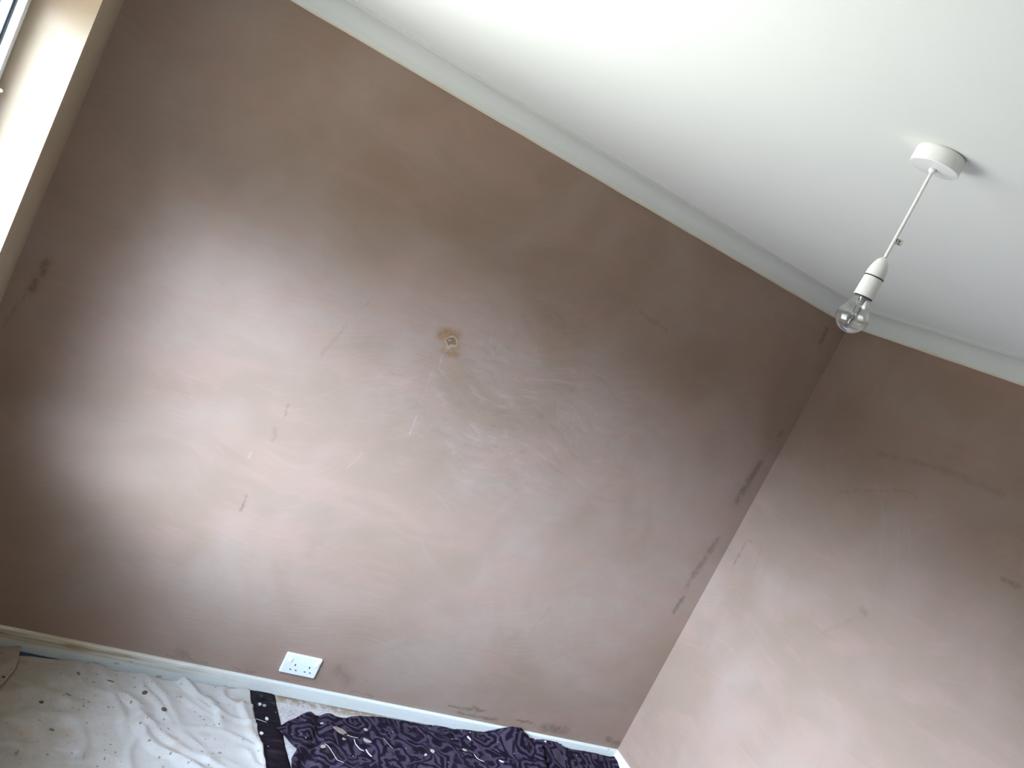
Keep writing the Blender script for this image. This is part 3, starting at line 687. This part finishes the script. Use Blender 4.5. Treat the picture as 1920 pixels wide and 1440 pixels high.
ppoly.insert(ppoly.index((1.345,-0.424)), (1.352, -0.60))
cur = cloth('purple_curtain', ppoly, purple_z, M_rose, 0.010, 0.0016)
tag(cur, 'purple curtain fabric with a rose pattern spread along the skirting', 'curtain')

# ------------------------------------------------------------------ debris
def flake_bm(L, Wd, t, n=9, rough=0.3, curl=0.0, seed=0):
    rnd = random.Random(seed); bm = bmesh.new(); top = []; bot = []
    for k in range(n):
        a = 2*math.pi*k/n; r = 1-rough*rnd.random()
        x, y = L/2*r*math.cos(a), Wd/2*r*math.sin(a); z = curl*(x/(L/2))**2
        top.append(bm.verts.new((x, y, z+t))); bot.append(bm.verts.new((x*1.03, y*1.03, z)))
    ct = bm.verts.new((0, 0, t*1.05)); cb = bm.verts.new((0, 0, 0))
    for k in range(n):
        j = (k+1) % n
        bm.faces.new((top[k], top[j], ct)); bm.faces.new((bot[j], bot[k], cb)); bm.faces.new((bot[k], bot[j], top[j], top[k]))
    return bm
def fmat(name, c): 
    m = NT(name); P = m.obj(); n = m.noise(P, 120, 3); return m.base(m.mix(n, c, tuple(q*0.75 for q in c[:3])+(1,)), 0.8, 0.2)
F_tan, F_wht, F_gry, F_brn = fmat('tan_plaster', (0.33, 0.25, 0.20, 1)), fmat('white_paint_chip', (0.58, 0.54, 0.50, 1)), fmat('grey_chip', (0.34, 0.32, 0.27, 1)), fmat('rusty_brown', (0.10, 0.062, 0.045, 1))
F_grn = fmat('dark_grit', (0.14, 0.13, 0.10, 1))
def top_z(kind, x, y): return {'p': purple_z, 's': sheet_z, 'b': band_z}[kind](x, y)
def settle(o, kind, x, y, rot):
    """lay it along the slope of the cloth beneath"""
    e_ = 0.008; z = top_z(kind, x, y)
    gx = (top_z(kind, x+e_, y)-top_z(kind, x-e_, y))/(2*e_); gy = (top_z(kind, x, y+e_)-top_z(kind, x, y-e_))/(2*e_)
    n = Vector((-gx, -gy, 1)).normalized()
    o.rotation_mode = 'QUATERNION'
    o.rotation_quaternion = n.to_track_quat('Z', 'Y') @ Matrix.Rotation(rot, 3, 'Z').to_quaternion() if False else (Vector((0, 0, 1)).rotation_difference(n) @ Matrix.Rotation(rot, 3, 'Z').to_quaternion())
    o.location = (x, y, z+0.0002)
def flake(kind, x, y, L, Wd, t, mat, rot, name, label, cat, curl=0.0, rough=0.3, n=9, seed=0):
    o = obj(name, flake_bm(L, Wd, t, n, rough, curl, seed), mat); settle(o, kind, x, y, rot); tag(o, label, cat); return o
def curl_(kind, pts, r, mat, name, label, cat):
    r = r*0.72; cx, cy = pts[0]; z0 = top_z(kind, cx, cy); bm = bmesh.new()
    P_ = []
    for a, b in zip(pts, pts[1:]):
        for k in range(4): P_.append((a[0]+(b[0]-a[0])*k/4, a[1]+(b[1]-a[1])*k/4))
    P_.append(pts[-1])
    tube(bm, [(x-cx, y-cy, top_z(kind, x, y)-z0+r) for x, y in P_], r, 8)
    o = obj(name, bm, mat, None, True, (cx, cy, z0)); tag(o, label, cat); return o
flake('p', 1.578, -0.176, 0.066, 0.036, 0.003, F_tan, -0.1, 'plaster_flake', 'largest tan plaster flake on the purple curtain', 'plaster flake', 0.001, 0.28, 11, 3)
flake('p', 1.690, -0.199, 0.048, 0.024, 0.0025, F_gry, -0.35, 'paint_flake', 'pale grey leaf-shaped paint flake right of the tan one on the purple curtain', 'paint flake', 0.003, 0.35, 9, 5)
flake('p', 1.585, -0.222, 0.018, 0.018, 0.002, F_tan, 0.4, 'plaster_flake', 'small tan crumb just below the largest tan flake', 'plaster flake', 0, 0.35, 8, 8)
flake('p', 1.486, -0.291, 0.020, 0.026, 0.002, F_tan, 0.2, 'paint_flake', 'beige flake near the deep crease at the left of the purple curtain', 'paint flake', 0.001, 0.2, 8, 9)
flake('p', 1.698, -0.135, 0.020, 0.022, 0.0022, F_gry, 0.8, 'plaster_flake', 'small grey chip above the leaf-shaped paint flake', 'plaster flake', 0, 0.3, 7, 10)
flake('p', 1.984, -0.192, 0.020, 0.028, 0.003, F_gry, 0.3, 'plaster_flake', 'ragged grey chip in the middle of the purple curtain', 'plaster flake', 0, 0.4, 9, 12)
flake('p', 1.941, -0.223, 0.015, 0.012, 0.003, F_wht, 0.3, 'plaster_crumb', 'white crumb just left of the ragged grey chip', 'plaster crumb', 0, 0.3, 7, 14)
flake('p', 2.194, -0.074, 0.012, 0.028, 0.003, F_wht, 0.5, 'plaster_crumb', 'white crumb near the top edge of the purple curtain by the skirting', 'plaster crumb', 0, 0.3, 7, 15)
flake('p', 2.149, -0.150, 0.026, 0.014, 0.002, F_gry, -0.4, 'plaster_crumb', 'yellowish grey crumb below the white one by the skirting', 'plaster crumb', 0, 0.4, 8, 16)
flake('p', 2.600, -0.035, 0.018, 0.018, 0.003, F_wht, 0.5, 'plaster_crumb', 'white triangular chip in the dark fold near the room corner', 'plaster crumb', 0, 0.3, 3, 17)
flake('p', 2.314, -0.188, 0.028, 0.009, 0.002, F_wht, -0.4, 'plaster_sliver', 'short white sliver left of the overlapping curtain fold', 'plaster sliver', 0.001, 0.3, 7, 18)
flake('p', 1.514, -0.139, 0.018, 0.016, 0.002, F_gry, -0.4, 'plaster_crumb', 'grey crumb at the top left of the purple curtain beside the crease', 'plaster crumb', 0.001, 0.4, 7, 19)
curl_('p', [(1.634,-0.203),(1.632,-0.235),(1.645,-0.262),(1.660,-0.266)], 0.0022, F_wht, 'paint_curl', 'curled white paint strip between the tan and leaf-shaped flakes', 'paint curl')
curl_('p', [(1.608,-0.186),(1.630,-0.189),(1.655,-0.189)], 0.0016, F_wht, 'paint_curl', 'thin straight white sliver sticking out of the tan flake', 'paint curl')
curl_('p', [(1.672,-0.255),(1.676,-0.275),(1.688,-0.290)], 0.0032, F_wht, 'paint_curl', 'bright white comma-shaped paint scrap below the leaf-shaped flake', 'paint curl')
curl_('p', [(1.494,-0.275),(1.508,-0.296),(1.525,-0.320),(1.535,-0.345),(1.56,-0.352)], 0.0014, F_wht, 'paint_curl', 'longest thin white paint thread on the left of the purple curtain', 'paint curl')
curl_('p', [(1.767,-0.168),(1.775,-0.195),(1.795,-0.222)], 0.0013, F_tan, 'paint_curl', 'thin cream hair-like sliver at the centre of the purple curtain', 'paint curl')
curl_('p', [(2.190,-0.165),(2.196,-0.185),(2.222,-0.205)], 0.0016, F_wht, 'paint_curl', 'white crooked sliver on the purple curtain below the grey crumb', 'paint curl')
for (x, y, lab, sd) in ((0.848, -0.151, 'round brown disc on the white sheet nearer the skirting', 1), (0.911, -0.233, 'round brown disc on the white sheet farther from the skirting', 2)):
    bm = bmesh.new(); lathe(bm, [(0.001, 0.0035), (0.005, 0.0033), (0.0085, 0.0022), (0.0092, 0.0008), (0.0088, 0)], 20)
    o = obj('rusty_nail_head', bm, F_brn, None, True); settle(o, 's', x, y, 0); tag(o, lab, 'nail head')
flake('s', 0.626, -0.116, 0.010, 0.022, 0.002, F_grn, 0.5, 'dirt_crumb', 'dark oval grit near the folded corner of the white sheet', 'dirt crumb', 0, 0.25, 7, 21)
flake('s', 0.532, -0.290, 0.016, 0.012, 0.003, F_brn, -0.6, 'dirt_crumb', 'blackish grit in the shaded left part of the white sheet', 'dirt crumb', 0, 0.35, 7, 22)
flake('s', 0.607, -0.231, 0.026, 0.008, 0.002, F_grn, -0.2, 'wood_splinter', 'dark short splinter on the left half of the white sheet', 'splinter', 0, 0.35, 7, 23)
flake('s', 0.732, -0.124, 0.030, 0.006, 0.002, F_grn, -0.35, 'wood_splinter', 'grey thin splinter on the white sheet by the skirting', 'splinter', 0, 0.3, 7, 24)
flake('s', 0.407, -0.222, 0.011, 0.012, 0.002, F_brn, 0, 'dirt_crumb', 'dark round crumb on the folded sheet corner', 'dirt crumb', 0, 0.2, 8, 25).location.z += 0.0185
flake('s', 0.574, -0.420, 0.020, 0.012, 0.002, F_grn, 0.1, 'dirt_crumb', 'dark grit in front of the long tuck in the white sheet', 'dirt crumb', 0, 0.3, 7, 26)
curl_('s', [(1.064,-0.113),(1.078,-0.118),(1.092,-0.130),(1.110,-0.135)], 0.0022, fmat('olive_scrap', (0.30, 0.29, 0.20, 1)), 'plaster_sliver', 'olive grey forked scrap at the right of the white sheet', 'plaster sliver')
flake('b', 1.272, -0.086, 0.016, 0.018, 0.003, F_wht, 0.3, 'plaster_crumb', 'white forked chip on the black band nearest the skirting', 'plaster crumb', 0, 0.5, 7, 31)
flake('b', 1.290, -0.088, 0.015, 0.018, 0.002, F_gry, -0.5, 'plaster_crumb', 'grey chip beside the forked chip on the black band', 'plaster crumb', 0, 0.3, 8, 32)
flake('b', 1.291, -0.166, 0.013, 0.020, 0.004, F_wht, 0.1, 'plaster_crumb', 'bright white lump at the end of a sliver on the black band', 'plaster crumb', 0, 0.2, 8, 33)
flake('b', 1.261, -0.255, 0.014, 0.020, 0.004, F_wht, 0.7, 'plaster_crumb', 'white lump lowest on the black band', 'plaster crumb', 0, 0.25, 8, 34)
curl_('b', [(1.248,-0.172),(1.268,-0.180),(1.289,-0.185)], 0.0012, F_wht, 'plaster_sliver', 'straight white sliver across the black band', 'plaster sliver')
